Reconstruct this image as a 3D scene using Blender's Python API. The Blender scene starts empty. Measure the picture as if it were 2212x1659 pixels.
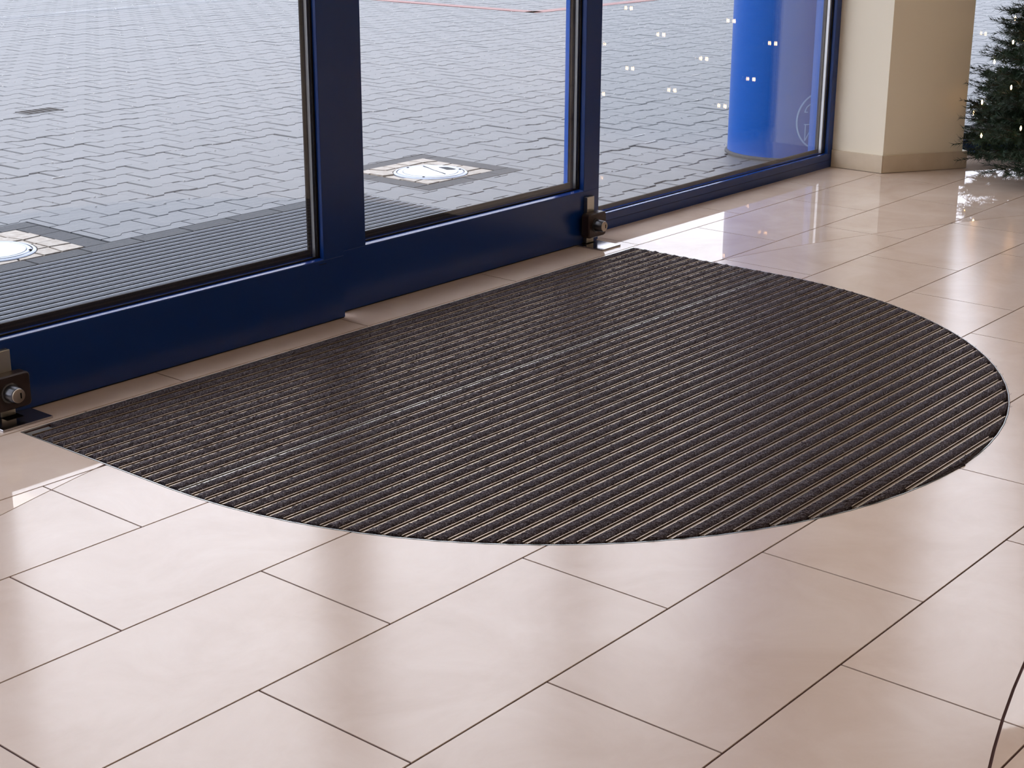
import bpy, math, random
from mathutils import Matrix, Vector
random.seed(7)
S = bpy.context.scene
C = S.collection
PI = math.pi

# ------------------------------------------------------------------ camera, world, light, exposure
cam = bpy.data.cameras.new('camera'); co = bpy.data.objects.new('camera', cam); C.objects.link(co); S.camera = co
cam.sensor_width = 36.0; cam.lens = 36*3427.6/2212; cam.clip_start = 0.05; cam.clip_end = 200
co.matrix_world = Matrix(((0.6397034364, 0.2385167729, -0.7306772629, -1.3271615),
                          (-0.7686135701, 0.2029154578, -0.6066782482, -2.49078834),
                          (0.0035627734, 0.9497026198, 0.313132944, 1.13886384), (0, 0, 0, 1)))
S.view_settings.view_transform = 'Standard'; S.view_settings.look = 'None'
S.view_settings.exposure = 0.06; S.view_settings.gamma = 1.0; S.view_settings.use_curve_mapping = False

w = bpy.data.worlds.new('world'); S.world = w; w.use_nodes = True
nt = w.node_tree; bg = nt.nodes['Background']
tc = nt.nodes.new('ShaderNodeTexCoord'); sp = nt.nodes.new('ShaderNodeSeparateXYZ')
rp = nt.nodes.new('ShaderNodeValToRGB')
nt.links.new(tc.outputs['Generated'], sp.inputs[0]); nt.links.new(sp.outputs['Z'], rp.inputs[0])
rp.color_ramp.elements[0].position = 0.0; rp.color_ramp.elements[0].color = (0.86, 0.85, 1.0, 1)
rp.color_ramp.elements[1].position = 0.5; rp.color_ramp.elements[1].color = (0.90, 0.90, 1.0, 1)
nt.links.new(rp.outputs[0], bg.inputs[0]); bg.inputs[1].default_value = 3.6   # overcast sky

def area(name, loc, size, power, col):
    l = bpy.data.lights.new(name, 'AREA'); l.shape = 'RECTANGLE'; l.size, l.size_y = size; l.energy = power; l.color = col
    o = bpy.data.objects.new(name, l); C.objects.link(o); o.location = loc; return o
for i, (x, y) in enumerate([(-1.5, -2.6), (1.5, -2.6), (4.5, -2.8), (0.0, -5.2), (3.5, -5.2)]):
    area('ceiling_lamp', (x, y, 2.84), (1.2, 0.3), 8, (1.0, 0.79, 0.56))

# ------------------------------------------------------------------ materials
def mat(name, base, rough=0.5, metal=0.0, spec=0.5, emit=None, es=0.0):
    m = bpy.data.materials.new(name); m.use_nodes = True
    b = m.node_tree.nodes['Principled BSDF']
    b.inputs['Base Color'].default_value = (*base, 1); b.inputs['Roughness'].default_value = rough
    b.inputs['Metallic'].default_value = metal; b.inputs['Specular IOR Level'].default_value = spec
    if emit: b.inputs['Emission Color'].default_value = (*emit, 1); b.inputs['Emission Strength'].default_value = es
    return m
def nodes(m): return m.node_tree.nodes, m.node_tree.links, m.node_tree.nodes['Principled BSDF']
def noise_col(m, stops, scale=8, detail=5, rough=0.6, obj_var=0.0, coord='Object', dist=0.0):
    N, L, b = nodes(m)
    t = N.new('ShaderNodeTexCoord'); n = N.new('ShaderNodeTexNoise'); r = N.new('ShaderNodeValToRGB')
    n.inputs['Scale'].default_value = scale; n.inputs['Detail'].default_value = detail; n.inputs['Roughness'].default_value = rough
    n.inputs['Distortion'].default_value = dist
    L.new(t.outputs[coord], n.inputs['Vector']); L.new(n.outputs['Fac'], r.inputs[0])
    e = r.color_ramp.elements
    e[0].position, e[0].color = stops[0][0], (*stops[0][1], 1); e[1].position, e[1].color = stops[-1][0], (*stops[-1][1], 1)
    for p_, c_ in stops[1:-1]:
        k = e.new(p_); k.color = (*c_, 1)
    out = r.outputs[0]
    if obj_var:
        oi = N.new('ShaderNodeObjectInfo'); mr = N.new('ShaderNodeMapRange'); hs = N.new('ShaderNodeHueSaturation')
        mr.inputs['To Min'].default_value = 1-obj_var; mr.inputs['To Max'].default_value = 1+obj_var
        L.new(oi.outputs['Random'], mr.inputs['Value']); L.new(mr.outputs[0], hs.inputs['Value']); L.new(out, hs.inputs['Color'])
        out = hs.outputs[0]
    L.new(out, b.inputs['Base Color'])
    return n
def bump(m, scale, strength, dist=0.001, detail=4):
    N, L, b = nodes(m)
    t = N.new('ShaderNodeTexCoord'); n = N.new('ShaderNodeTexNoise'); bp = N.new('ShaderNodeBump')
    n.inputs['Scale'].default_value = scale; n.inputs['Detail'].default_value = detail
    bp.inputs['Strength'].default_value = strength; bp.inputs['Distance'].default_value = dist
    L.new(t.outputs['Object'], n.inputs['Vector']); L.new(n.outputs['Fac'], bp.inputs['Height']); L.new(bp.outputs[0], b.inputs['Normal'])

TS = [(0.30, (0.655, 0.515, 0.42)), (0.5, (0.705, 0.57, 0.48)), (0.70, (0.75, 0.625, 0.54))]
M_tile = mat('tile_polished', (0.6, 0.5, 0.4), 0.025); noise_col(M_tile, TS, 5, 7, 0.62, 0.02, dist=0.6)
M_matt = mat('tile_matt', (0.6, 0.5, 0.4), 0.21, 0, 0.8); noise_col(M_matt, TS, 5, 7, 0.62, 0.02, dist=0.6)
M_grout = mat('grout', (0.085, 0.045, 0.045), 0.9, 0, 0.2)
M_blue = mat('blue_powder_coat', (0.002, 0.030, 0.165), 0.25)
M_bead = mat('blue_bead_gloss', (0.01, 0.05, 0.30), 0.14, 0, 0.7)
M_pill = mat('blue_pillar_paint', (0.0, 0.088, 0.42), 0.35, 0, 0.3)
M_gask = mat('black_rubber', (0.012, 0.009, 0.008), 0.7, 0, 0.12)
M_alu = mat('aluminium', (0.72, 0.72, 0.72), 0.32, 1.0); 
M_nick = mat('nickel', (0.55, 0.52, 0.45), 0.35, 1.0); bump(M_nick, 90, 0.2)
M_lock = mat('bronze_housing', (0.05, 0.032, 0.028), 0.38, 0.4)
M_cyl = mat('lock_cylinder_metal', (0.10, 0.10, 0.11), 0.28, 0.9)
M_brass = mat('lock_face', (0.50, 0.42, 0.34), 0.4, 1.0)
M_dark = mat('dark', (0.006, 0.006, 0.006), 0.8, 0, 0.06)
M_plate = mat('steel_plate', (0.42, 0.40, 0.42), 0.12, 1.0)
M_steel = mat('mat_frame_steel', (0.55, 0.58, 0.57), 0.32, 1.0)
M_railb = mat('mat_rail', (0.33, 0.245, 0.175), 0.34, 0.8); noise_col(M_railb, [(0.3, (0.42, 0.32, 0.24)), (0.7, (0.62, 0.50, 0.39))], 14, 4)
M_railf = mat('rail_floor', (0.23, 0.16, 0.105), 0.42, 0.6)
M_rails = mat('mat_rail_shiny', (0.62, 0.58, 0.52), 0.38, 0.9)
M_pit = mat('mat_pit', (0.02, 0.015, 0.012), 0.9, 0, 0.1)
M_strip = mat('pale_edge_strip', (0.80, 0.80, 0.80), 0.35, 0.5)
M_spc = mat('spacer_grey', (0.30, 0.29, 0.28), 0.4, 0.7)
M_raild = mat('rail_groove', (0.06, 0.042, 0.030), 0.7, 0.2, 0.2)
M_carp = mat('charcoal_carpet', (0.02, 0.02, 0.02), 0.95, 0, 0.15)
noise_col(M_carp, [(0.36, (0.020, 0.015, 0.019)), (0.55, (0.070, 0.056, 0.066)), (0.68, (0.26, 0.24, 0.245))], 330, 3, 0.75)
M_rub = mat('grey_rubber_insert', (0.13, 0.145, 0.18), 0.7, 0, 0.15); noise_col(M_rub, [(0.3, (0.05, 0.055, 0.07)), (0.7, (0.09, 0.10, 0.12))], 60, 4)
M_alu2 = mat('scraper_aluminium', (0.26, 0.285, 0.31), 0.35, 0.85)
M_pave = mat('grey_paver', (0.3, 0.3, 0.32), 0.52, 0, 0.33)
noise_col(M_pave, [(0.3, (0.086, 0.096, 0.107)), (0.7, (0.114, 0.122, 0.132))], 9, 7, 0.7, 0.05); bump(M_pave, 260, 0.25, 0.0015)
M_kerb = mat('dark_kerb', (0.15, 0.155, 0.165), 0.8, 0, 0.15); noise_col(M_kerb, [(0.3, (0.055, 0.06, 0.066)), (0.7, (0.10, 0.103, 0.11))], 160, 3, 0.8, 0.06); bump(M_kerb, 300, 0.6, 0.002)
M_sand = mat('joint_sand', (0.04, 0.035, 0.035), 0.95, 0, 0.1)
# sand between the built pavers; beyond them the same material carries the far paving's grey
M_ground = mat('far_paving', (0.1, 0.1, 0.11), 0.8, 0, 0.15)
N, L, b_ = nodes(M_ground)
t_ = N.new('ShaderNodeTexCoord'); vm = N.new('ShaderNodeVectorMath'); vm.operation = 'DISTANCE'; vm.inputs[1].default_value = (-1.327, -2.491, 0)
cm = N.new('ShaderNodeMath'); cm.operation = 'GREATER_THAN'; cm.inputs[1].default_value = 17.7
br = N.new('ShaderNodeTexBrick'); br.inputs['Scale'].default_value = 1.0; br.inputs['Brick Width'].default_value = 0.2; br.inputs['Row Height'].default_value = 0.137; br.inputs['Mortar Size'].default_value = 0.004
br.inputs['Color1'].default_value = (0.095, 0.104, 0.115, 1); br.inputs['Color2'].default_value = (0.11, 0.118, 0.13, 1); br.inputs['Mortar'].default_value = (0.04, 0.035, 0.035, 1)
mc = N.new('ShaderNodeMix'); mc.data_type = 'RGBA'; mc.inputs[6].default_value = (0.04, 0.035, 0.035, 1)
L.new(t_.outputs['Object'], vm.inputs[0]); L.new(vm.outputs['Value'], cm.inputs[0]); L.new(t_.outputs['Object'], br.inputs['Vector'])
L.new(cm.outputs[0], mc.inputs[0]); L.new(br.outputs['Color'], mc.inputs[7]); L.new(mc.outputs[2], b_.inputs['Base Color'])
M_cob = mat('pale_granite', (0.65, 0.60, 0.55), 0.7); noise_col(M_cob, [(0.3, (0.26, 0.22, 0.18)), (0.7, (0.42, 0.39, 0.35))], 40, 5, 0.7, 0.08)
M_mortar = mat('sandy_mortar', (0.10, 0.08, 0.05), 0.95)
M_speck = mat('specks', (0.50, 0.50, 0.50), 0.5)
M_red = mat('red_road_paint', (0.20, 0.09, 0.085), 0.6)
M_lens = mat('white_lens', (0.34, 0.38, 0.42), 0.08, 0, 0.3); 
M_ring = mat('lamp_ring_metal', (0.30, 0.34, 0.42), 0.35, 0.4)
M_lgrey = mat('lens_dark_grey', (0.06, 0.07, 0.08), 0.9, 0, 0.02)
M_plas = mat('cream_plaster', (0.93, 0.86, 0.70), 0.85); bump(M_plas, 140, 0.08, 0.001)
M_skirt = mat('skirting_tile', (0.60, 0.50, 0.36), 0.35); noise_col(M_skirt, [(0.3, (0.68, 0.57, 0.42)), (0.7, (0.76, 0.65, 0.50))], 9, 6)
M_wall = mat('wall_paint', (0.66, 0.58, 0.45), 0.9)
M_ceil = mat('ceiling_paint', (0.8, 0.76, 0.68), 0.9)
M_emb = mat('emblem_white', (0.35, 0.55, 0.78), 0.5)
M_bark = mat('tree_trunk', (0.05, 0.03, 0.02), 0.9)
M_need = mat('fir_needles', (0.02, 0.055, 0.03), 0.55, 0, 0.4)
noise_col(M_need, [(0.35, (0.006, 0.020, 0.010)), (0.65, (0.022, 0.055, 0.030))], 6, 3)
M_bulb = mat('fairy_bulb', (1, 0.7, 0.4), 0.3, emit=(1.0, 0.55, 0.22), es=34)
M_black = mat('black_enamel', (0.01, 0.01, 0.015), 0.2)

M_glass = bpy.data.materials.new('window_glass'); M_glass.use_nodes = True
N = M_glass.node_tree.nodes; L = M_glass.node_tree.links
N.remove(N['Principled BSDF'])
tr = N.new('ShaderNodeBsdfTransparent'); tr.inputs[0].default_value = (0.975, 0.985, 0.985, 1)
gl = N.new('ShaderNodeBsdfGlossy'); gl.inputs['Roughness'].default_value = 0.0; gl.inputs[0].default_value = (1, 1, 1, 1)
fr = N.new('ShaderNodeFresnel'); ge = N.new('ShaderNodeNewGeometry'); mx = N.new('ShaderNodeMix'); ms = N.new('ShaderNodeMixShader')
mx.inputs[2].default_value = 1.5; mx.inputs[3].default_value = 1/1.5      # same facing IOR from both sides of the thin slab
L.new(ge.outputs['Backfacing'], mx.inputs[0]); L.new(mx.outputs[0], fr.inputs['IOR'])
L.new(fr.outputs[0], ms.inputs[0]); L.new(tr.outputs[0], ms.inputs[1]); L.new(gl.outputs[0], ms.inputs[2])
L.new(ms.outputs[0], N['Material Output'].inputs['Surface'])

# ------------------------------------------------------------------ helpers
class MB:
    def __init__(s): s.v = []; s.f = []; s.m = []
    def add(s, vs, fs, mi=0):
        n = len(s.v); s.v += [tuple(q) for q in vs]; s.f += [tuple(i+n for i in f) for f in fs]; s.m += [mi]*len(fs)
    def box(s, x0, x1, y0, y1, z0, z1, mi=0, T=None):
        vs = [(x0, y0, z0), (x1, y0, z0), (x1, y1, z0), (x0, y1, z0), (x0, y0, z1), (x1, y0, z1), (x1, y1, z1), (x0, y1, z1)]
        if T is not None: vs = [T @ Vector(q) for q in vs]
        s.add(vs, [(0, 3, 2, 1), (4, 5, 6, 7), (0, 1, 5, 4), (1, 2, 6, 5), (2, 3, 7, 6), (3, 0, 4, 7)], mi)
    def bbox(s, x0, x1, y0, y1, z0, z1, b=0.002, mi=0, T=None):   # box with chamfered vertical + top edges
        ring = lambda e, z: [(x0+e, y0+b+0*e, z), (x0+b, y0+e, z), (x1-b, y0+e, z), (x1-e, y0+b, z), (x1-e, y1-b, z), (x1-b, y1-e, z), (x0+b, y1-e, z), (x0+e, y1-b, z)]
        vs = ring(0, z0)+ring(0, z1-b)+ring(b*0.7, z1)
        if T is not None: vs = [T @ Vector(q) for q in vs]
        fs = [tuple(range(7, -1, -1)), tuple(range(16, 24))]
        for k in (0, 8):
            for i in range(8): j = (i+1) % 8; fs.append((k+i, k+j, k+8+j, k+8+i))
        s.add(vs, fs, mi)
    def prism(s, poly, z0, z1, mi=0, ch=0.0):
        n = len(poly); vs = [(x, y, z0) for x, y in poly]+[(x, y, z1) for x, y in poly]
        fs = [tuple(range(n-1, -1, -1)), tuple(range(n, 2*n))]+[(i, (i+1) % n, n+(i+1) % n, n+i) for i in range(n)]
        s.add(vs, fs, mi)
    def lathe(s, prof, n=32, T=None, mi=0):      # (r, z) profile around z
        vs = []; fs = []
        for r, z in prof:
            for i in range(n): a = 2*PI*i/n; vs.append((r*math.cos(a), r*math.sin(a), z))
        for k in range(len(prof)-1):
            for i in range(n): j = (i+1) % n; fs.append((k*n+i, k*n+j, (k+1)*n+j, (k+1)*n+i))
        fs.append(tuple(range(n-1, -1, -1))); fs.append(tuple((len(prof)-1)*n+i for i in range(n)))
        if T is not None: vs = [T @ Vector(q) for q in vs]
        s.add(vs, fs, mi)
    def mesh(s, name, mats):
        me = bpy.data.meshes.new(name); me.from_pydata(s.v, [], s.f)
        for m in (mats if isinstance(mats, (list, tuple)) else [mats]): me.materials.append(m)
        if any(s.m): me.polygons.foreach_set('material_index', s.m)
        me.update(); return me
    def obj(s, name, mats, parent=None, kind=None, label=None, smooth=False):
        me = s.mesh(name, mats)
        if smooth:
            me.polygons.foreach_set('use_smooth', [True]*len(me.polygons))
            me.set_sharp_from_angle(angle=math.radians(35))
        o = bpy.data.objects.new(name, me); C.objects.link(o); o.parent = parent
        if kind: o['kind'] = kind
        if label: o['label'] = label
        return o
def inst(name, me, parent, loc, rz=0.0):
    o = bpy.data.objects.new(name, me); C.objects.link(o); o.parent = parent; o.location = loc; o.rotation_euler = (0, 0, rz); return o
def empty(name, loc=(0, 0, 0), label=None, cat=None, group=None, kind=None, rz=0.0):
    o = bpy.data.objects.new(name, None); C.objects.link(o); o.location = loc; o.rotation_euler = (0, 0, rz); o.empty_display_size = 0.1
    if label: o['label'] = label
    if cat: o['category'] = cat
    if group: o['group'] = group
    if kind: o['kind'] = kind
    return o
# 2D convex clipping
def halfclip(P, ax, ay, nx, ny):          # keep n.(p-a) >= 0
    out = []; n = len(P)
    for i in range(n):
        a = P[i]; b = P[(i+1) % n]
        da = (a[0]-ax)*nx+(a[1]-ay)*ny; db = (b[0]-ax)*nx+(b[1]-ay)*ny
        if da >= 0: out.append(a)
        if (da > 0 > db) or (da < 0 < db):
            t = da/(da-db); out.append((a[0]+t*(b[0]-a[0]), a[1]+t*(b[1]-a[1])))
    return out if len(out) > 2 else []
def parea(P): return 0.5*abs(sum(P[i][0]*P[(i+1) % len(P)][1]-P[(i+1) % len(P)][0]*P[i][1] for i in range(len(P))))
def inter(P, K):
    for i in range(len(K)):
        a = K[i]; b = K[(i+1) % len(K)]; P = halfclip(P, a[0], a[1], -(b[1]-a[1]), b[0]-a[0])
        if not P: return []
    return P
def minus(P, K):                           # convex P minus convex CCW K -> list of convex pieces
    if not inter(P, K): return [P]
    out = []; cur = P
    for i in range(len(K)):
        a = K[i]; b = K[(i+1) % len(K)]; nx, ny = -(b[1]-a[1]), b[0]-a[0]
        if all((q[0]-a[0])*nx+(q[1]-a[1])*ny >= 0 for q in cur): continue
        o = halfclip(cur, a[0], a[1], -nx, -ny)
        if o and parea(o) > 1e-6: out.append(o)
        cur = halfclip(cur, a[0], a[1], nx, ny)
        if not cur: break
    return out
def minus_all(Ps, K):
    r = []
    for P in Ps: r += minus(P, K)
    return r
def rect(x0, x1, y0, y1): return [(x0, y0), (x1, y0), (x1, y1), (x0, y1)]
def disc(cx, cy, r, n, a0=0.0, a1=2*PI): return [(cx+r*math.cos(a0+(a1-a0)*i/n), cy+r*math.sin(a0+(a1-a0)*i/n)) for i in range(n)]

# ------------------------------------------------------------------ room floor (tiles, matt ring, polished elsewhere, hole for the mat)
MX0, MX1, MY1, MCX, MCY, MR = 0.420, 2.610, 0.290, 1.515, -0.201, 1.0945
def matshape(e):                            # e = enlargement; convex, CCW
    pts = [(MCX+(MR+e)*math.cos(a), MCY+(MR+e)*math.sin(a)) for a in [PI+PI*i/48 for i in range(49)]]
    return [(MX1+e, MY1+e), (MX0-e, MY1+e)]+[(MX0-e, MCY)]+pts[1:-1]+[(MX1+e, MCY)]
K_mat = matshape(0.004)
RCX, RCY, R1, R2 = 1.5155, -5.0763, 5.2, 3.428
K1i, K1o = disc(RCX, RCY, R1-0.0012, 300), disc(RCX, RCY, R1+0.0012, 300)
K2i, K2o = disc(RCX, RCY, R2-0.0022, 240), disc(RCX, RCY, R2+0.0022, 240)
floor_o = MB()
base = minus(rect(-6.5, 10.5, -7.5, 0.58), matshape(-0.001))
base = [q for q in (halfclip(P, 4.87+0.056*0.515, 0.22+0.056*0.857, -0.515, -0.857) for P in base) if q]
for P in base: floor_o.prism(P, -0.05, -0.0018)
# floor under and beyond the angled window
floor = floor_o.obj('floor', M_grout, kind='structure')
TW, TL, G = 0.3029, 0.6, 0.0018
N_2 = (0.515, 0.857)                        # outward normal of the angled facade
def off(r): return (0.269+0.0065*r) if r % 2 == 0 else (0.5895+0.006*r)
far = MB(); cand = []
for r in range(-2, 24):
    y1, y0 = -r*TW-G, -(r+1)*TW+G
    y1 = min(y1, 0.58)
    if y1 <= y0: continue
    for k in range(-11, 18):
        x0 = off(r)+k*TL+G; x1 = x0+TL-2*G
        if x1 < -6.4 or x0 > 10.4: continue
        P = rect(x0, x1, y0, y1)
        P = halfclip(P, 4.87+0.05*N_2[0], 0.22+0.05*N_2[1], -N_2[0], -N_2[1])
        if not P: continue
        pieces = minus(P, K_mat)
        groups = []
        for Q in pieces:
            a = inter(Q, K2i)
            if a and parea(a) > 1e-5: groups.append((a, 'g2'))
            for q in minus(Q, K2o):
                b = inter(q, K1i)
                if b and parea(b) > 1e-5: groups.append((b, 'm'))
                for q2 in minus(q, K1o): groups.append((q2, 'g1'))
        near = (-0.95 < (x0+x1)/2 < 6.3) and ((y0+y1)/2 > -2.35)
        for tag_ in ('g1', 'm', 'g2'):
            gs = [q for q, t_ in groups if t_ == tag_]
            if not gs or sum(parea(q) for q in gs) < 2e-5: continue
            if near:
                mb = MB()
                for q in gs: mb.prism(q, -0.010, 0.0)
                mb.obj('tile', M_matt if tag_ == 'm' else M_tile, floor)
            else:
                for q in gs: far.prism(q, -0.010, 0.0, 1 if tag_ == 'm' else 0)
far.obj('tile_field', [M_tile, M_matt], floor, kind='stuff')

# ------------------------------------------------------------------ walls, ceiling, upper glazing
H = 2.9
b = MB(); b.box(-6.5, 10.5, -7.7, -7.5, 0, H); b.obj('wall_back', M_wall, kind='structure')
b = MB(); b.box(-6.7, -6.5, -7.5, 0.60, 0, H); b.obj('wall_left', M_wall, kind='structure')
b = MB(); b.box(10.5, 10.7, -7.5, -3.0, 0, H); b.obj('wall_right', M_wall, kind='structure')
b = MB(); b.prism([(-6.7, -7.7), (10.7, -7.7), (10.7, -3.4), (4.75, 0.36), (4.25, 0.60), (-6.7, 0.60)], H, H+0.15); b.obj('ceiling', M_ceil, kind='structure')
b = MB(); b.box(-6.5, -2.2, 0.45, 0.60, 0, H); b.obj('wall_front', M_plas, kind='structure')

# ------------------------------------------------------------------ pavement outside
pave = MB()
pave.prism([(-8, 0.56), (4.1, 0.56), (4.50, 0.51), (4.899, 0.268), (13.22, -4.732), (60, -32), (60, 70), (-30, 70), (-30, 0.56)], -0.08, -0.012)
pavement = pave.obj('pavement', M_ground, kind='structure')
PX, PY, AX, AY, WA = 0.1995, 0.137, 3.540, 0.960, 0.0108
g = 0.0029
def paver_poly(g):
    w_, h_ = PX, PY
    bot = [(g, -WA+g), (.045, -WA+g), (.062, WA+g), (w_-.062, WA+g), (w_-.045, -WA+g), (w_-g, -WA+g)]
    top = [(w_-g, h_+WA-g), (w_-.045, h_+WA-g), (w_-.062, h_-WA-g), (.062, h_-WA-g), (.045, h_+WA-g), (g, h_+WA-g)]
    return bot+top
def paver_into(mb, x, y, dz=0.0, tilt=(0, 0)):
    o, i_ = paver_poly(g), paver_poly(g+0.0024); n = len(o); vs = []
    for z, P in ((-0.02, o), (-0.003, o), (0.0, i_)):
        vs += [(x+a, y+c, z+dz+(a-PX/2)*tilt[0]+(c-PY/2)*tilt[1]) for a, c in P]
    fs = [tuple(range(2*n, 3*n))]
    for k in (0, n): fs += [(k+i, k+(i+1) % n, k+n+(i+1) % n, k+n+i) for i in range(n)]
    mb.add(vs, fs)
mb = MB(); paver_into(mb, 0, 0); paver_me = mb.mesh('paver', M_pave)
def paver_convex(x, y):
    w_, h_ = PX, PY; z = lambda P: [(x+a, y+c) for a, c in P]
    return [z([(g, -WA+g), (.045, -WA+g), (.045, h_+WA-g), (g, h_+WA-g)]), z([(.045, -WA+g), (.062, WA+g), (.062, h_-WA-g), (.045, h_+WA-g)]),
            z([(.062, WA+g), (w_-.062, WA+g), (w_-.062, h_-WA-g), (.062, h_-WA-g)]), z([(w_-.062, WA+g), (w_-.045, -WA+g), (w_-.045, h_+WA-g), (w_-.062, h_-WA-g)]),
            z([(w_-.045, -WA+g), (w_-g, -WA+g), (w_-g, h_+WA-g), (w_-.045, h_+WA-g)])]
OMX1, OMY0, OMY1 = 2.660, 0.560, 1.507
sqs = [(1.140, 1.515, 1.585, 1.955), (2.942, 3.315, 1.458, 1.834)]
lamps = [(1.285, 1.745, 0.135), (3.118, 1.611, 0.142)]
EX = [rect(-3.2, OMX1+0.006, 0.3, OMY1+0.002), rect(-3.2, 2.46, OMY1, 1.585), rect(1.055, 1.610, 1.50, 2.035), rect(2.858, 3.400, 1.378, 1.916)]
camx, camy = -1.327, -2.491
def vis(x, y, m=0.0):                       # rough frame test on the ground plane
    d = Vector((x-camx, y-camy)); a = math.atan2(d.x, d.y); return abs(a-0.878) < 0.355+m and d.length < (15.5 if m < 0.1 else 18.0)
near_p = []; far_mb = MB(); rnd = random.Random(3)
for r in range(-3, 118):
    y = AY+r*PY; jx = AX+(0 if r % 2 == 0 else PX/2)
    for k in range(-75, 80):
        x = jx+k*PX; cx, cy = x+PX/2, y+PY/2
        if not (-11 < cx < 18) or not vis(cx, cy, 0.34): continue
        if cx < 4.4 and cy < 0.50: continue
        if cx >= 4.4 and (cx-4.87)*N_2[0]+(cy-0.22)*N_2[1] < 0.14: continue
        if math.hypot(cx-4.405, cy-0.829) < 0.12: continue
        near = [E for E in EX if E[0][0]-PX < cx < E[1][0]+PX and E[0][1]-PY < cy < E[2][1]+PY]
        d2 = (cx-camx)**2+(cy-camy)**2
        near_p.append((d2, x, y, bool(near), near))
near_p.sort(key=lambda t_: (not vis(t_[1]+PX/2, t_[2]+PY/2, -0.01), t_[0]))
cnt = 0
CUTF = [(0, 0.575)]
for d2, x, y, cutf, near in near_p:
    dz = rnd.uniform(-0.0012, 0.0012); tl = (rnd.uniform(-.008, .008), rnd.uniform(-.008, .008))
    if cutf or (y-WA < 0.575 and x < 4.4):
        Ps = [q for q in (halfclip(P, 0, 0.575, 0, 1) for P in paver_convex(x, y)) if q]
        for E in near: Ps = minus_all(Ps, [(a, c) for a, c in E])
        Ps = [P for P in Ps if parea(P) > 2e-6]
        if sum(parea(P) for P in Ps) < 3e-4: continue
        if cnt < 298:
            m2 = MB()
            for P in Ps: m2.prism(P, -0.02, 0.0)
            m2.obj('paver', M_pave, pavement); cnt += 1
        else:
            for P in Ps: far_mb.prism(P, -0.02, 0.0)
    elif cnt < 298:
        o = inst('paver', paver_me, pavement, (x, y, dz)); o.rotation_euler = (tl[1], -tl[0], 0); cnt += 1
    else: paver_into(far_mb, x, y, dz, tl)
specks = MB()  # small pale raised specks at the paver notches, denser away from the camera
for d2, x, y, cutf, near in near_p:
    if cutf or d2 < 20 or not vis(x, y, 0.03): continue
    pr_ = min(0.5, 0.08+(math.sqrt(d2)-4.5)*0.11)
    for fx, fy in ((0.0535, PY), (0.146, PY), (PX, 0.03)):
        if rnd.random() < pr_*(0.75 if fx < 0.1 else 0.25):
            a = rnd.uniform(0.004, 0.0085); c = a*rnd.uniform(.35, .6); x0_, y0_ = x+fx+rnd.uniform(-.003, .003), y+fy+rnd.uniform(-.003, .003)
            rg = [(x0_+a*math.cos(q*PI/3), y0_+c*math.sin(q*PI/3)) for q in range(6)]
            specks.add([(u, v, -0.002) for u, v in rg]+[(x0_+(u-x0_)*.6, y0_+(v-y0_)*.6, 0.0045) for u, v in rg], [tuple(range(6, 12))]+[(q, (q+1) % 6, 6+(q+1) % 6, 6+q) for q in range(6)])
    if rnd.random() < 0.02 and d2 > 30: specks.box(x+0.06, x+0.06+rnd.uniform(.04, .10), y+PY-.004, y+PY+.001, -0.002, 0.003)
specks.obj('pale_specks', M_speck, pavement, kind='stuff')
far_mb.obj('paver_field', M_pave, pavement, kind='stuff')
# dark kerb stones behind the outside mat
kx = 2.46; 
k = 0
while kx > -0.2:
    m2 = MB(); m2.prism(rect(kx-0.193+0.004, kx-0.002, OMY1+0.004, 1.583), -0.03, -0.0005); m2.obj('kerb_stone', M_kerb, pavement); kx -= 0.1945
# dark border setts and pale granite setts round both ground lamps
for (sx0, sx1, sy0, sy1), (lx, ly, lr) in zip(sqs, lamps):
    m2 = MB(); 
    for P in minus(rect(sx0-0.08, sx1+0.085, max(sy0-0.08, 1.385), sy1+0.08), disc(lx, ly, lr, 32)): m2.prism(P, -0.03, -0.0045)
    m2.obj('sett_mortar', M_mortar, pavement)
    def strip(x0, x1, y0, y1, n, horiz):
        for i in range(n):
            a, c = i/n, (i+1)/n
            q = rect(x0+(x1-x0)*a+.001, x0+(x1-x0)*c-.001, y0, y1) if horiz else rect(x0, x1, y0+(y1-y0)*a+.001, y0+(y1-y0)*c-.001)
            j = [(px+rnd.uniform(-.001, .001), py+rnd.uniform(-.001, .001)) for px, py in q]
            z = rnd.uniform(-0.001, 0.0008); m3 = MB(); m3.prism(j, -0.03, z); m3.obj('border_stone', M_kerb, pavement)
    strip(sx0-0.08, sx1+0.085, sy1+0.004, sy1+0.078, 4, True)
    if sy0 < 1.5: strip(sx0-0.08, sx1+0.085, sy0-0.076, sy0-0.003, 4, True)
    strip(sx1+0.004, sx1+0.083, sy0, sy1, 3, False); strip(sx0-0.078, sx0-0.004, sy0, sy1, 3, False)
    n = 5; Kl = disc(lx, ly, lr+0.004, 32)
    gx = [[sx0+(sx1-sx0)*i/n+(0 if i in (0, n) else rnd.uniform(-.014, .014)) for i in range(n+1)] for j in range(n+1)]
    gy = [[sy0+(sy1-sy0)*j/n+(0 if j in (0, n) else rnd.uniform(-.014, .014)) for i in range(n+1)] for j in range(n+1)]
    for j in range(n):
        for i in range(n):
            q = [(gx[j][i], gy[j][i]), (gx[j][i+1], gy[j][i+1]), (gx[j+1][i+1], gy[j+1][i+1]), (gx[j+1][i], gy[j+1][i])]
            mx_, my_ = sum(a for a, _ in q)/4, sum(c for _, c in q)/4
            q = [(mx_+(a-mx_)*0.89, my_+(c-my_)*0.89) for a, c in q]
            Ps = [P for P in minus(q, Kl) if parea(P) > 3e-5]
            if Ps:
                m3 = MB(); z = rnd.uniform(-0.001, 0.004)
                for P in Ps: m3.prism(P, -0.03, z)
                m3.obj('cobble', M_cob, pavement)
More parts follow.
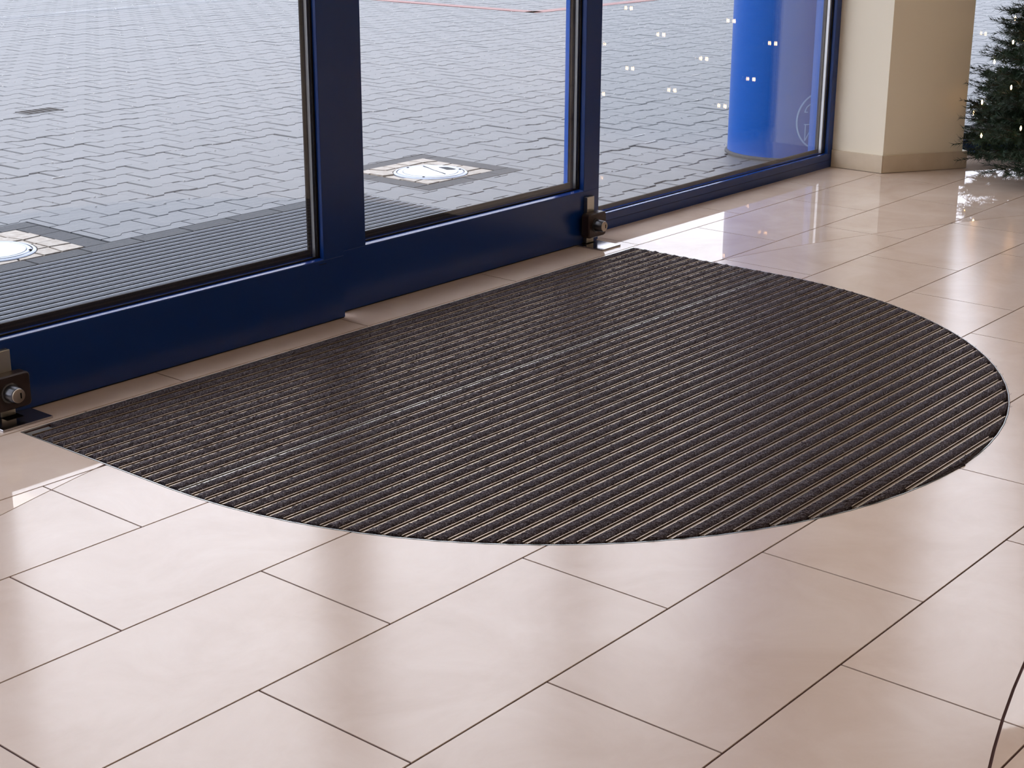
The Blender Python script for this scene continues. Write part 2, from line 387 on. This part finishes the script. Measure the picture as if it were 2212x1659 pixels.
# red painted parking lines
m2 = MB(); m2.box(8.62, 8.74, 5.56, 9.5, -0.002, 0.0035); m2.obj('painted_line', M_red, pavement)
m2 = MB(); m2.box(8.62, 12.6, 5.53, 5.65, -0.002, 0.0035); m2.obj('painted_line', M_red, pavement)

# ------------------------------------------------------------------ glazed frames
def frame_T(x, y, rz): return Matrix.Translation((x, y, 0)) @ Matrix.Rotation(rz, 4, 'Z')
def glazed(parent, T, w_, z0, z1, rb, rt, sl, sr, d, bead=0.018, tilt=0.26, gh=0.004, bh=0.020, sw=0.007, smat=None):
    """frame from local x 0..w, y 0..d (interior face at y 0)"""
    dr = bead*tilt
    m2 = MB(); m2.bbox(0, w_, 0, d, z0, rb-dr, 0.0012, T=T); m2.obj('bottom_rail', M_blue, parent)
    m2 = MB(); vs = [(a, b_, c) for a in (sl, w_-sr) for b_, c in ((0.0012, rb-dr), (0.0012, rb-dr+0.001), (bead, rb), (d, rb), (d, rb-dr))]
    m2.add([T @ Vector(q) for q in vs], [(0, 1, 2, 3, 4), (9, 8, 7, 6, 5)]+[(i, i+5, (i+1) % 5+5, (i+1) % 5) for i in range(5)]); m2.obj('glazing_bead', M_bead, parent)
    m2 = MB(); m2.box(0, w_, 0, d, rt, z1, T=T); m2.obj('top_rail', M_blue, parent)
    m2 = MB(); m2.bbox(0, sl, 0, d, rb-dr, rt, 0.001, T=T); m2.obj('stile', M_blue, parent)
    m2 = MB(); m2.bbox(w_-sr, w_, 0, d, rb-dr, rt, 0.001, T=T); m2.obj('stile', M_blue, parent)
    # interior glazing bead is the rail itself; glass sits behind it
    y1 = bead
    m2 = MB()
    for (a0, a1, c0, c1) in ((sl, w_-sr, rb, rb+gh), (sl, w_-sr, rt-0.011, rt), (sl, sl+0.008, rb, rt), (w_-sr-0.005, w_-sr, rb, rt)):
        m2.box(a0, a1, y1, y1+0.005, c0, c1, T=T)
    for (a0, a1, c0, c1) in ((sl, w_-sr, rb, rb+bh), (sl, w_-sr, rt-0.011, rt), (sl, sl+0.008, rb, rt), (w_-sr-0.015, w_-sr, rb, rt)):
        m2.box(a0, a1, y1+0.024, y1+0.029, c0, c1, T=T)
    m2.obj('gasket', M_gask, parent)
    m2 = MB()
    for (a0, a1, c0, c1) in ((sl, sl+0.007, rb+0.001, rt), (w_-sr-sw, w_-sr, rb+0.001, rt)):
        m2.box(a0, a1, y1+0.0095, y1+0.0195, c0, c1, T=T)
    m2.obj('spacer_bar', smat or M_spc, parent)
    for yy in (y1+0.005, y1+0.020):
        m2 = MB(); m2.box(sl-0.002, w_-sr+0.002, yy, yy+0.004, rb-0.002, rt+0.002, T=T); m2.obj('glass_pane', M_glass, parent)
def lock(parent, x, y, zs=0.0):
    """bolt lock fixed to the door face at y (facing -y)"""
    T = Matrix.Translation((x, y, 0))
    m2 = MB(); m2.bbox(-0.018, 0.018, -0.014, 0, 0.004, 0.150, 0.001, T=T); hb = m2.obj('floor_lock', M_nick, parent, label='nickel bolt bar of the floor lock')
    # housing, rounded corners
    pr = []
    for cx, cz, a0 in ((0.033, 0.094, 0), (-0.036, 0.094, PI/2), (-0.036, 0.036, PI), (0.033, 0.036, 1.5*PI)):
        for i in range(4): a = a0+i*PI/6; pr.append((cx+0.009*math.cos(a), cz+0.009*math.sin(a)))
    n = len(pr); vs = [(a, -0.014, c) for a, c in pr]+[(a, -0.040, c) for a, c in pr]+[(a*0.93, -0.044, 0.069+(c-0.069)*0.93) for a, c in pr]
    m2 = MB(); fs = [tuple(range(n)), tuple(range(3*n-1, 2*n-1, -1))]
    for k_ in (0, n): fs += [(k_+(i+1) % n, k_+i, k_+n+i, k_+n+(i+1) % n) for i in range(n)]
    m2.add([T @ Vector(q) for q in vs], fs); m2.obj('lock_housing', M_lock, hb, label='dark bronze lock housing')
    Tc = T @ Matrix.Translation((-0.010, -0.043, 0.066)) @ Matrix.Rotation(PI/2, 4, 'X')
    m2 = MB(); m2.lathe([(0.022, 0), (0.022, 0.003), (0.0185, 0.004), (0.0170, 0.030), (0.0155, 0.032)], 28, Tc); m2.obj('lock_cylinder', M_cyl, hb, smooth=True)
    m2 = MB(); m2.lathe([(0.0157, 0.0315), (0.0150, 0.0335), (0.0135, 0.034)], 28, Tc)
    m2.obj('cylinder_face', M_brass, hb, smooth=True)
    m2 = MB(); m2.box(0.0030, 0.0060, -0.006, 0.006, 0.0335, 0.0346, T=Tc); m2.obj('keyhole', M_dark, hb)
DH = 2.15
d1 = empty('door_1', (0, 0, 0), kind='structure'); d1['label'] = 'nearer blue sliding door leaf with the left floor lock'
glazed(d1, frame_T(0.400, 0.402, 0), 1.073, 0.004, DH, 0.172, DH-0.10, 0.050, 0.070, 0.040, 0.015)
lock(d1, 0.452, 0.402)
m2 = MB(); m2.box(0.400, 1.473, 0.406, 0.436, 0.0003, 0.006); m2.obj('gap_shadow', M_dark, d1)  # dark strip added under each leaf: stops light leaking, stands for the shadow line
m2 = MB(); m2.box(1.385, 1.411, 0.4012, 0.402, 0.158, 0.1592); m2.obj('seam_line', M_dark, d1)
d2 = empty('door_2', (0, 0, 0), kind='structure'); d2['label'] = 'farther blue sliding door leaf with the right floor lock'
glazed(d2, frame_T(1.495, 0.440, 0), 1.130, 0.004, DH, 0.172, DH-0.10, 0.097, 0.078, 0.050, 0.018)
lock(d2, 2.566, 0.440)
m2 = MB(); m2.box(1.495, 2.625, 0.444, 0.486, 0.0003, 0.006); m2.obj('gap_shadow', M_dark, d2)
# fixed side window right of the doors
w1 = empty('window_1', kind='structure'); w1['label'] = 'fixed glazed side window between sliding door and cream pillar'
glazed(w1, frame_T(2.615, 0.508, 0), 1.632, 0.0, DH, 0.056, DH-0.10, 0.055, 0.036, 0.050, 0.014, 0.12, 0.002, 0.014, 0.013, M_strip)
m2 = MB(); m2.box(2.615, 2.65, 0.510, 0.572, 0.02, DH); m2.obj('jamb', M_pill, w1, label='blue jamb facing the door opening, coloured brighter as if daylit')  # same paint as the frame; brighter blue stands in for daylight on it
m2 = MB(); m2.lathe([(0.0075, 0), (0.0075, 0.0015), (0.004, 0.003)], 16, Matrix.Translation((2.615, 0.536, 0.503)) @ Matrix.Rotation(-PI/2, 4, 'Y')); m2.obj('screw', M_dark, w1)
m2 = MB(); m2.box(2.67, 4.24, 0.5072, 0.5082, 0.029, 0.0298); m2.obj('seam_line', M_dark, w1)
m2 = MB(); m2.box(2.65, 4.235, 0.558, 0.575, -0.012, 0.006); m2.obj('outer_sill', M_alu2, w1)
# exterior return panel
m2 = MB(); m2.box(4.203, 4.43, 0.562, 0.592, -0.012, DH+0.2); m2.obj('trim_2', M_pill, kind='structure')
# left side window, out of frame but mirrored in the floor
w3 = empty('window_3', kind='structure'); w3['label'] = 'fixed glazed side window left of the sliding doors'
glazed(w3, frame_T(-2.2, 0.508, 0), 2.66, 0.0, DH, 0.056, DH-0.10, 0.055, 0.055, 0.050, 0.012)
# header and upper lights
m2 = MB(); m2.box(-2.2, 4.25, 0.40, 0.56, DH, DH+0.14); m2.obj('trim_1', M_blue, kind='structure')
w4 = empty('window_4', kind='structure'); w4['label'] = 'upper glazing above the sliding doors'
glazed(w4, frame_T(-2.2, 0.48, 0), 6.45, DH+0.14, H, DH+0.18, H-0.04, 0.05, 0.05, 0.05, 0.012)
# angled facade behind the pillar
ang = math.atan2(-0.515, 0.857)
w2 = empty('window_2', kind='structure'); w2['label'] = 'angled glazed window behind the cream pillar and the fir tree'
T2 = frame_T(4.87-0.24*0.857, 0.22+0.24*0.515, ang)
def part2(T, w_): glazed(w2, T, w_, 0.0, H, 0.060, H-0.08, 0.06, 0.05, 0.055, 0.012)
part2(T2, 3.0); part2(T2 @ Matrix.Translation((3.0, 0, 0)), 3.9)

# floor plates below the locks
for (x0, x1, y0, y1, lab) in ((2.512, 2.608, 0.338, 0.452, 'thin steel floor plate under the right door lock'),
                              (0.392, 0.515, 0.318, 0.400, 'thin steel floor plate under the left door lock')):
    o = empty('floor_plate', ((x0+x1)/2, (y0+y1)/2, 0), lab, 'floor plate', 'steel plates under the door locks')
    m2 = MB(); a, c = (x1-x0)/2, (y1-y0)/2; m2.bbox(-a, a, -c, c, 0.0, 0.0045, 0.001); m2.obj('plate', M_plate, o)
    m2 = MB(); m2.box(-0.02, 0.02, c-0.035, c-0.008, 0.0045, 0.0052); m2.obj('bolt_hole', M_dark, o)

# ------------------------------------------------------------------ entrance mat
em = empty('entrance_mat', (1.515, -0.5, 0), 'half-round charcoal carpet strip entrance mat set in the tiled floor', 'mat')
em_off = Matrix.Translation((-1.515, 0.5, 0))
def eo(mb_, name, m, kind=None, label=None, smooth=False):
    mb_.v = [(a-1.515, c+0.5, z) for a, c, z in mb_.v]; return mb_.obj(name, m, em, kind=kind, label=label, smooth=smooth)
m2 = MB(); m2.prism(matshape(-0.0005), -0.03, -0.014); eo(m2, 'pit_base', M_pit)
Ko, Ki = matshape(0.0028), matshape(0.0010); n = len(Ko); m2 = MB()
vs = [(a, c, -0.014) for a, c in Ko]+[(a, c, 0.0006) for a, c in Ko]+[(a, c, 0.0006) for a, c in Ki]+[(a, c, -0.014) for a, c in Ki]
fs = []
for k in range(3): fs += [(k*n+i, k*n+(i+1) % n, (k+1)*n+(i+1) % n, (k+1)*n+i) for i in range(n)]
m2.add(vs, fs); eo(m2, 'edge_frame', M_steel, label='thin bright steel edge')
P_M = 0.0364
def xlim(y):
    if y >= MCY: return MX0+0.003, MX1-0.003
    d = math.sqrt(max(0.0, MR*MR-(y-MCY)**2)); return MCX-max(d-0.004, 0.004), MCX+max(d-0.004, 0.004)
y = MY1-0.004; i = 0; rc = random.Random(11)
while y-0.010 > MCY-MR:
    yc0, yc1 = y-0.0236, y                  # carpet band ; then rails to next pitch
    xa, xb = xlim(yc1)
    if i == 0: xa += 0.060
    def ends(yy):
        u, v = xlim(yy); return (u+(0.060 if i == 0 else 0), v)
    if xb-xa > 0.05:
        ns = max(2, int((xb-xa)/0.0045)); prof = [(0.0, -0.010), (0.0, -0.0012), (0.0020, 0.0022), (0.0070, 0.0040), (0.0125, 0.0044), (0.0180, 0.0038), (0.0218, 0.0018), (0.0236, -0.0015), (0.0236, -0.010)]
        m2 = MB(); vs = []; np_ = len(prof); j0, j1 = rc.uniform(0, .003), rc.uniform(0, .003); xe0, xe1 = [q_ for q_ in ends((yc0+yc1)/2)]
        for s_ in range(ns+1):
            for q, (dy, z) in enumerate(prof):
                e0_, e1_ = ends(max(yc0+dy, MCY-MR)); x = e0_+j0+(e1_-j1-e0_-j0)*s_/ns
                jz = rc.gauss(0, 0.0007) if 0 < q < np_-1 else 0; jy = rc.gauss(0, 0.0006)
                endz = -0.0015 if s_ in (0, ns) and z > 0 else 0
                vs.append((x+rc.gauss(0, 0.0008), yc0+dy+jy, z+jz+endz))
        fs = [(s_*np_+q, (s_+1)*np_+q, (s_+1)*np_+q+1, s_*np_+q+1) for s_ in range(ns) for q in range(np_-1)]
        fs += [tuple(range(np_-1, -1, -1)), tuple(ns*np_+q for q in range(np_))]
        m2.add(vs, fs)
        # stray fibres at the cut ends
        for e_, sg in ((xe0, -1), (xe1, 1)):
            for _ in range(14):
                yy = rc.uniform(yc0+.002, yc1-.002); zz = rc.uniform(-.003, .002); ln = rc.uniform(.002, .006)
                m2.add([(e_, yy-.0004, zz), (e_, yy+.0004, zz), (e_+sg*ln, yy+rc.uniform(-.002, .002), zz+rc.uniform(0, .004))], [(0, 1, 2)])
        eo(m2, 'carpet_strip', M_carp)
    ya, yb = xlim(y-0.0255), xlim(y-0.0355)
    xa2, xb2 = max(ya[0], yb[0]), min(ya[1], yb[1])
    if xb2-xa2 > 0.03:
        m2 = MB(); hz = 0.0008
        
        for u_, v_ in ((y-0.0261, y-0.0243), (y-0.0360, y-0.0338)):
            m2.box(xa2, xb2, u_, v_, -0.0008, hz); m2.box(xa2, xb2, u_+0.0001, v_-0.0001, -0.012, -0.0008, 1)
        m2.box(xa2, xb2, y-0.0338, y-0.0261, -0.012, -0.0028, 2); 
        m2.box(xa2, xb2, y-0.0310, y-0.0290, -0.0028, -0.0012, 2)
        eo(m2, 'metal_rail', [M_rails, M_raild, M_rails] if i == 13 else [M_railb, M_raild, M_railf], label='shinier bare aluminium rail' if i == 13 else None)
    y -= P_M; i += 1
m2 = MB(); m2.box(MX0+0.002, MX0+0.060, MY1-0.0245, MY1-0.004, -0.012, -0.003); eo(m2, 'end_rail', M_alu, label='bare silver end of the first rail')

# ------------------------------------------------------------------ outside scraper mat
om = empty('scraper_mat', (0.0, 1.03, 0), 'grey slatted metal scraper mat outside the sliding doors', 'mat')
P_O = 0.0364; y = OMY1-0.002; i = 0
m2 = MB(); m2.box(-3.1, OMX1, OMY0-1.03, OMY1-1.03, -0.02, -0.012); m2.obj('pit_base', M_dark, om)
while y-0.03 > OMY0:
    a = y-1.03
    m2 = MB(); xr_ = OMX1-rnd.uniform(0, .004); m2.box(-3.1, xr_, a-0.0260, a-0.0020, -0.0036, -0.0012); m2.box(-3.1, xr_-0.002, a-0.0245, a-0.0035, -0.012, -0.0036, 1); sl_ = m2.obj('slat', [M_alu2, M_dark], om)
    m2 = MB(); m2.box(-3.1, OMX1-0.004, a-0.0236, a-0.0065, -0.0018, -0.0006); m2.obj('rubber_insert', M_rub, sl_)
    y -= P_O; i += 1
m2 = MB(); m2.box(OMX1+0.0, OMX1+0.006, OMY0-1.03, OMY1-1.03, -0.02, -0.001); m2.obj('edge_frame', M_alu2, om)

# ------------------------------------------------------------------ ground lamps
for idx, (lx, ly, lr) in enumerate(lamps):
    lab = ('white round ground lamp with a grey wedge, in the pale square right of the mullion', 'plain white round ground lamp cut by the left picture edge')[1-idx]
    o = empty('ground_lamp', (lx, ly, 0), lab, 'ground lamp', 'round ground lamps in the pavement')
    m2 = MB(); m2.lathe([(lr, -0.03), (lr, 0.002), (lr-0.004, 0.005), (lr-0.010, 0.005), (lr-0.011, 0.003), (lr-0.015, 0.003), (lr-0.017, 0.006), (0.108, 0.006), (0.104, 0.002)], 56); m2.obj('ring', M_ring, o, smooth=True)
    m2 = MB(); m2.lathe([(0.1045, 0.0), (0.1045, 0.0062), (0.09, 0.0075), (0.05, 0.0085)], 56); m2.obj('lens', M_lens, o, smooth=True)
    m2 = MB(); R_ = lr-0.013; seg = disc(0, 0, R_, 72); seg2 = disc(0, 0, R_+0.0035, 72)
    for i in range(72):
        j = (i+1) % 72; m2.add([(*seg[i], .0041), (*seg2[i], .0041), (*seg2[j], .0041), (*seg[j], .0041)], [(0, 1, 2, 3)])
    m2.obj('seal', M_gask, o)
    for k in range(3):
        a = math.radians(-45+k*120+15*idx); m2 = MB(); m2.lathe([(0.005, 0), (0.005, 0.0072), (0.003, 0.008)], 12, Matrix.Translation((0.119*math.cos(a), 0.119*math.sin(a), 0))); m2.obj('screw', M_dark, o)
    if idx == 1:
        m2 = MB(); m2.prism([(0.055, -0.035), (0.090, -0.052), (0.099, 0.0), (0.077, 0.028)], 0.0078, 0.0088); m2.obj('grey_wedge', M_lgrey, o)  # flat dark grey wedge laid over the lens
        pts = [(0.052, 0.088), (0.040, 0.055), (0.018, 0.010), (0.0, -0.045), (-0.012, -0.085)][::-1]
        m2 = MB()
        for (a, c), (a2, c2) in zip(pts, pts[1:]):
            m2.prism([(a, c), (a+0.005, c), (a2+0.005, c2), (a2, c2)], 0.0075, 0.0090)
        m2.obj('dark_line', M_lgrey, o)  # thin dark grey line across the lens

# small dark drain cover out in the paving
o = empty('drain_cover', (3.06, 4.08, 0), 'small dark drain cover far out in the grey paving', 'drain cover', rz=0.0)
m2 = MB(); m2.bbox(-0.10, 0.10, -0.055, 0.055, -0.01, 0.003, 0.003); m2.obj('lid', M_kerb, o)
m2 = MB()
for k in range(5): m2.box(-0.08+k*0.036, -0.065+k*0.036, -0.045, 0.045, 0.003, 0.0036)
m2.obj('slots', M_dark, o)

# ------------------------------------------------------------------ blue round pillar outside
o = empty('round_pillar', (4.405, 0.829, 0), 'bright blue round pillar standing outside on the paving', 'pillar')
m2 = MB(); m2.lathe([(0.2205, 0.012), (0.2205, 4.6)], 96); m2.obj('shaft', M_pill, o, smooth=True)
m2 = MB(); m2.lathe([(0.231, -0.012), (0.231, 0.006), (0.226, 0.012), (0.18, 0.012)], 96); m2.obj('base_ring', M_kerb, o, smooth=True)
def cyl_stroke(mb_, pts, wd):               # pts: (angle deg, z) on the pillar skin
    r_ = 0.2212
    P3 = [Vector((r_*math.cos(math.radians(a)), r_*math.sin(math.radians(a)), z)) for a, z in pts]
    for k in range(len(pts)-1):
        d = (P3[k+1]-P3[k]); nrm = Vector((P3[k].x, P3[k].y, 0)).normalized(); s_ = d.cross(nrm).normalized()*wd/2
        vs = [P3[k]-s_, P3[k]+s_, P3[k+1]+s_, P3[k+1]-s_]; vo = [q+nrm*0.001 for q in vs]
        mb_.add(vs+vo, [(0, 1, 2, 3), (7, 6, 5, 4), (0, 4, 5, 1), (1, 5, 6, 2), (2, 6, 7, 3), (3, 7, 4, 0)])
m2 = MB(); cyl_stroke(m2, [(-110+25.5*math.cos(t_), 0.160+0.112*math.sin(t_)) for t_ in [2*PI*i/60 for i in range(61)]], 0.006)
cyl_stroke(m2, [(-127.5, 0.196), (-125.5, 0.215), (-122, 0.226), (-118, 0.222)], 0.004); cyl_stroke(m2, [(-127.5, 0.196), (-124, 0.196)], 0.004)
cyl_stroke(m2, [(-127.5, 0.147), (-120, 0.147)], 0.004); cyl_stroke(m2, [(-125.8, 0.147), (-125.8, 0.082), (-119, 0.13)], 0.004)
m2.obj('emblem', M_emb, o, label='pale oval outlined emblem')

# ------------------------------------------------------------------ cream indoor pillar
Aq, Bq = (4.249, 0.291), (4.551, 0.106)
Cq, Dq, Eq = (4.70, 0.33), (4.60, 0.50), (4.249, 0.556)
o = empty('indoor_pillar', (4.45, 0.30, 0), 'cream plastered angled indoor pillar between window and fir tree', 'pillar')
loc = lambda P: [(a-4.45, c-0.30) for a, c in P]
m2 = MB(); m2.prism(loc([Aq, Bq, Cq, Dq, Eq]), 0.0, H); m2.obj('shaft', M_plas, o)
m2 = MB(); m2.prism(loc([(4.239, 0.2875), (4.2485, 0.2875), (4.2485, 0.506), (4.239, 0.506)]), 0.0015, 0.068); m2.obj('skirting_tile', M_skirt, o)
nx, ny = -0.522, -0.853
m2 = MB(); m2.prism(loc([(4.242, 0.285), (4.556, 0.0935), (4.556-nx*0.010, 0.0935-ny*0.010), (4.242-nx*0.010, 0.285-ny*0.010)]), 0.0015, 0.068); m2.obj('skirting_tile', M_skirt, o)
m2 = MB(); m2.prism(loc([(4.558, 0.096), (4.566, 0.0905), (4.71, 0.33), (4.70, 0.335)]), 0.0015, 0.068); m2.obj('skirting_tile', M_skirt, o)

# ------------------------------------------------------------------ fir tree with fairy lights
TX, TY, TH, TR = 4.84, -0.456, 2.10, 0.70
o = empty('fir_tree', (TX, TY, 0), 'dark green artificial fir tree with warm fairy lights beside the cream pillar', 'tree')
m2 = MB(); m2.lathe([(0.028, 0.02), (0.02, 1.2), (0.008, TH)], 12); m2.obj('trunk', M_bark, o)
m2 = MB(); m2.lathe([(0.30, 0.0), (0.30, 0.012), (0.27, 0.03), (0.05, 0.05), (0.04, 0.12)], 40); m2.obj('stand', M_black, o, smooth=True)
rt = random.Random(5); m2 = MB(); mbr = MB()
def needle_branch(p, d, ln):
    """bottle-brush twig"""
    d = d.normalized(); up = Vector((0, 0, 1)); s_ = d.cross(up).normalized(); u_ = s_.cross(d)
    e = p+d*ln
    mbr.add([p-s_*.002, p+s_*.002, p+u_*.003, e], [(0, 1, 3), (1, 2, 3), (2, 0, 3)])
    n_ = int(ln/0.0022)
    for k in range(n_):
        t_ = k/n_; q = p+d*ln*t_; a = rt.uniform(0, 2*PI); nl = rt.uniform(0.024, 0.042)*(1-0.35*t_)
        dr = (d*0.75+s_*math.cos(a)+u_*math.sin(a)).normalized(); w_ = dr.cross(d).normalized()*0.0016
        m2.add([q-w_, q+w_, q+dr*nl], [(0, 1, 2)])
z = 0.075
while z < TH-0.06:
    f = 1-(z-0.06)/(TH-0.02); R_ = TR*f; nb = max(7, int(40*f+7)); a0 = rt.uniform(0, 6.28)
    for k in range(nb):
        a = a0+2*PI*k/nb+rt.uniform(-.12, .12); rr = R_*rt.uniform(0.84, 1.04); dv = Vector((math.cos(a), math.sin(a), rt.uniform(-0.12, 0.16)))
        # main limb plus side twigs
        p0 = Vector((0.02*math.cos(a), 0.02*math.sin(a), z)); 
        nseg = max(1, int(rr/0.05)); per = Vector((-math.sin(a), math.cos(a), 0))
        for s_ in range(nseg):
            t_ = (s_+1)/nseg
            if t_ < 0.30: continue
            p = p0+dv*(rr*(t_-0.16)); ln = 0.085
            p.z = max(p.z, 0.06)
            if s_ == nseg-1: needle_branch(p, dv+Vector((0, 0, rt.uniform(-.1, .3))), 0.10*min(1, f+0.4))
            needle_branch(p, dv*0.6+per+Vector((0, 0, rt.uniform(-.15, .25))), ln*rt.uniform(.7, 1.1)); needle_branch(p, dv*0.6-per+Vector((0, 0, rt.uniform(-.15, .25))), ln*rt.uniform(.7, 1.1))
    z += 0.040
m2.obj('needles', M_need, o, kind='stuff'); mbr.obj('twigs', M_bark, o, kind='stuff')
mb_ = MB(); mb_.lathe([(0.0012, -0.008), (0.0032, -0.003), (0.0034, 0.0015), (0.002, 0.006), (0.0006, 0.009)], 8); bulb = mb_.mesh('fairy_bulb', M_bulb)
for k in range(135):
    t_ = (k/135)**1.25; z = 0.16+t_*(TH-0.24); f = 1-(z-0.06)/(TH-0.02); a = k*2.39996; rr = TR*f*0.93
    inst('fairy_bulb', bulb, o, (rr*math.cos(a), rr*math.sin(a), z))
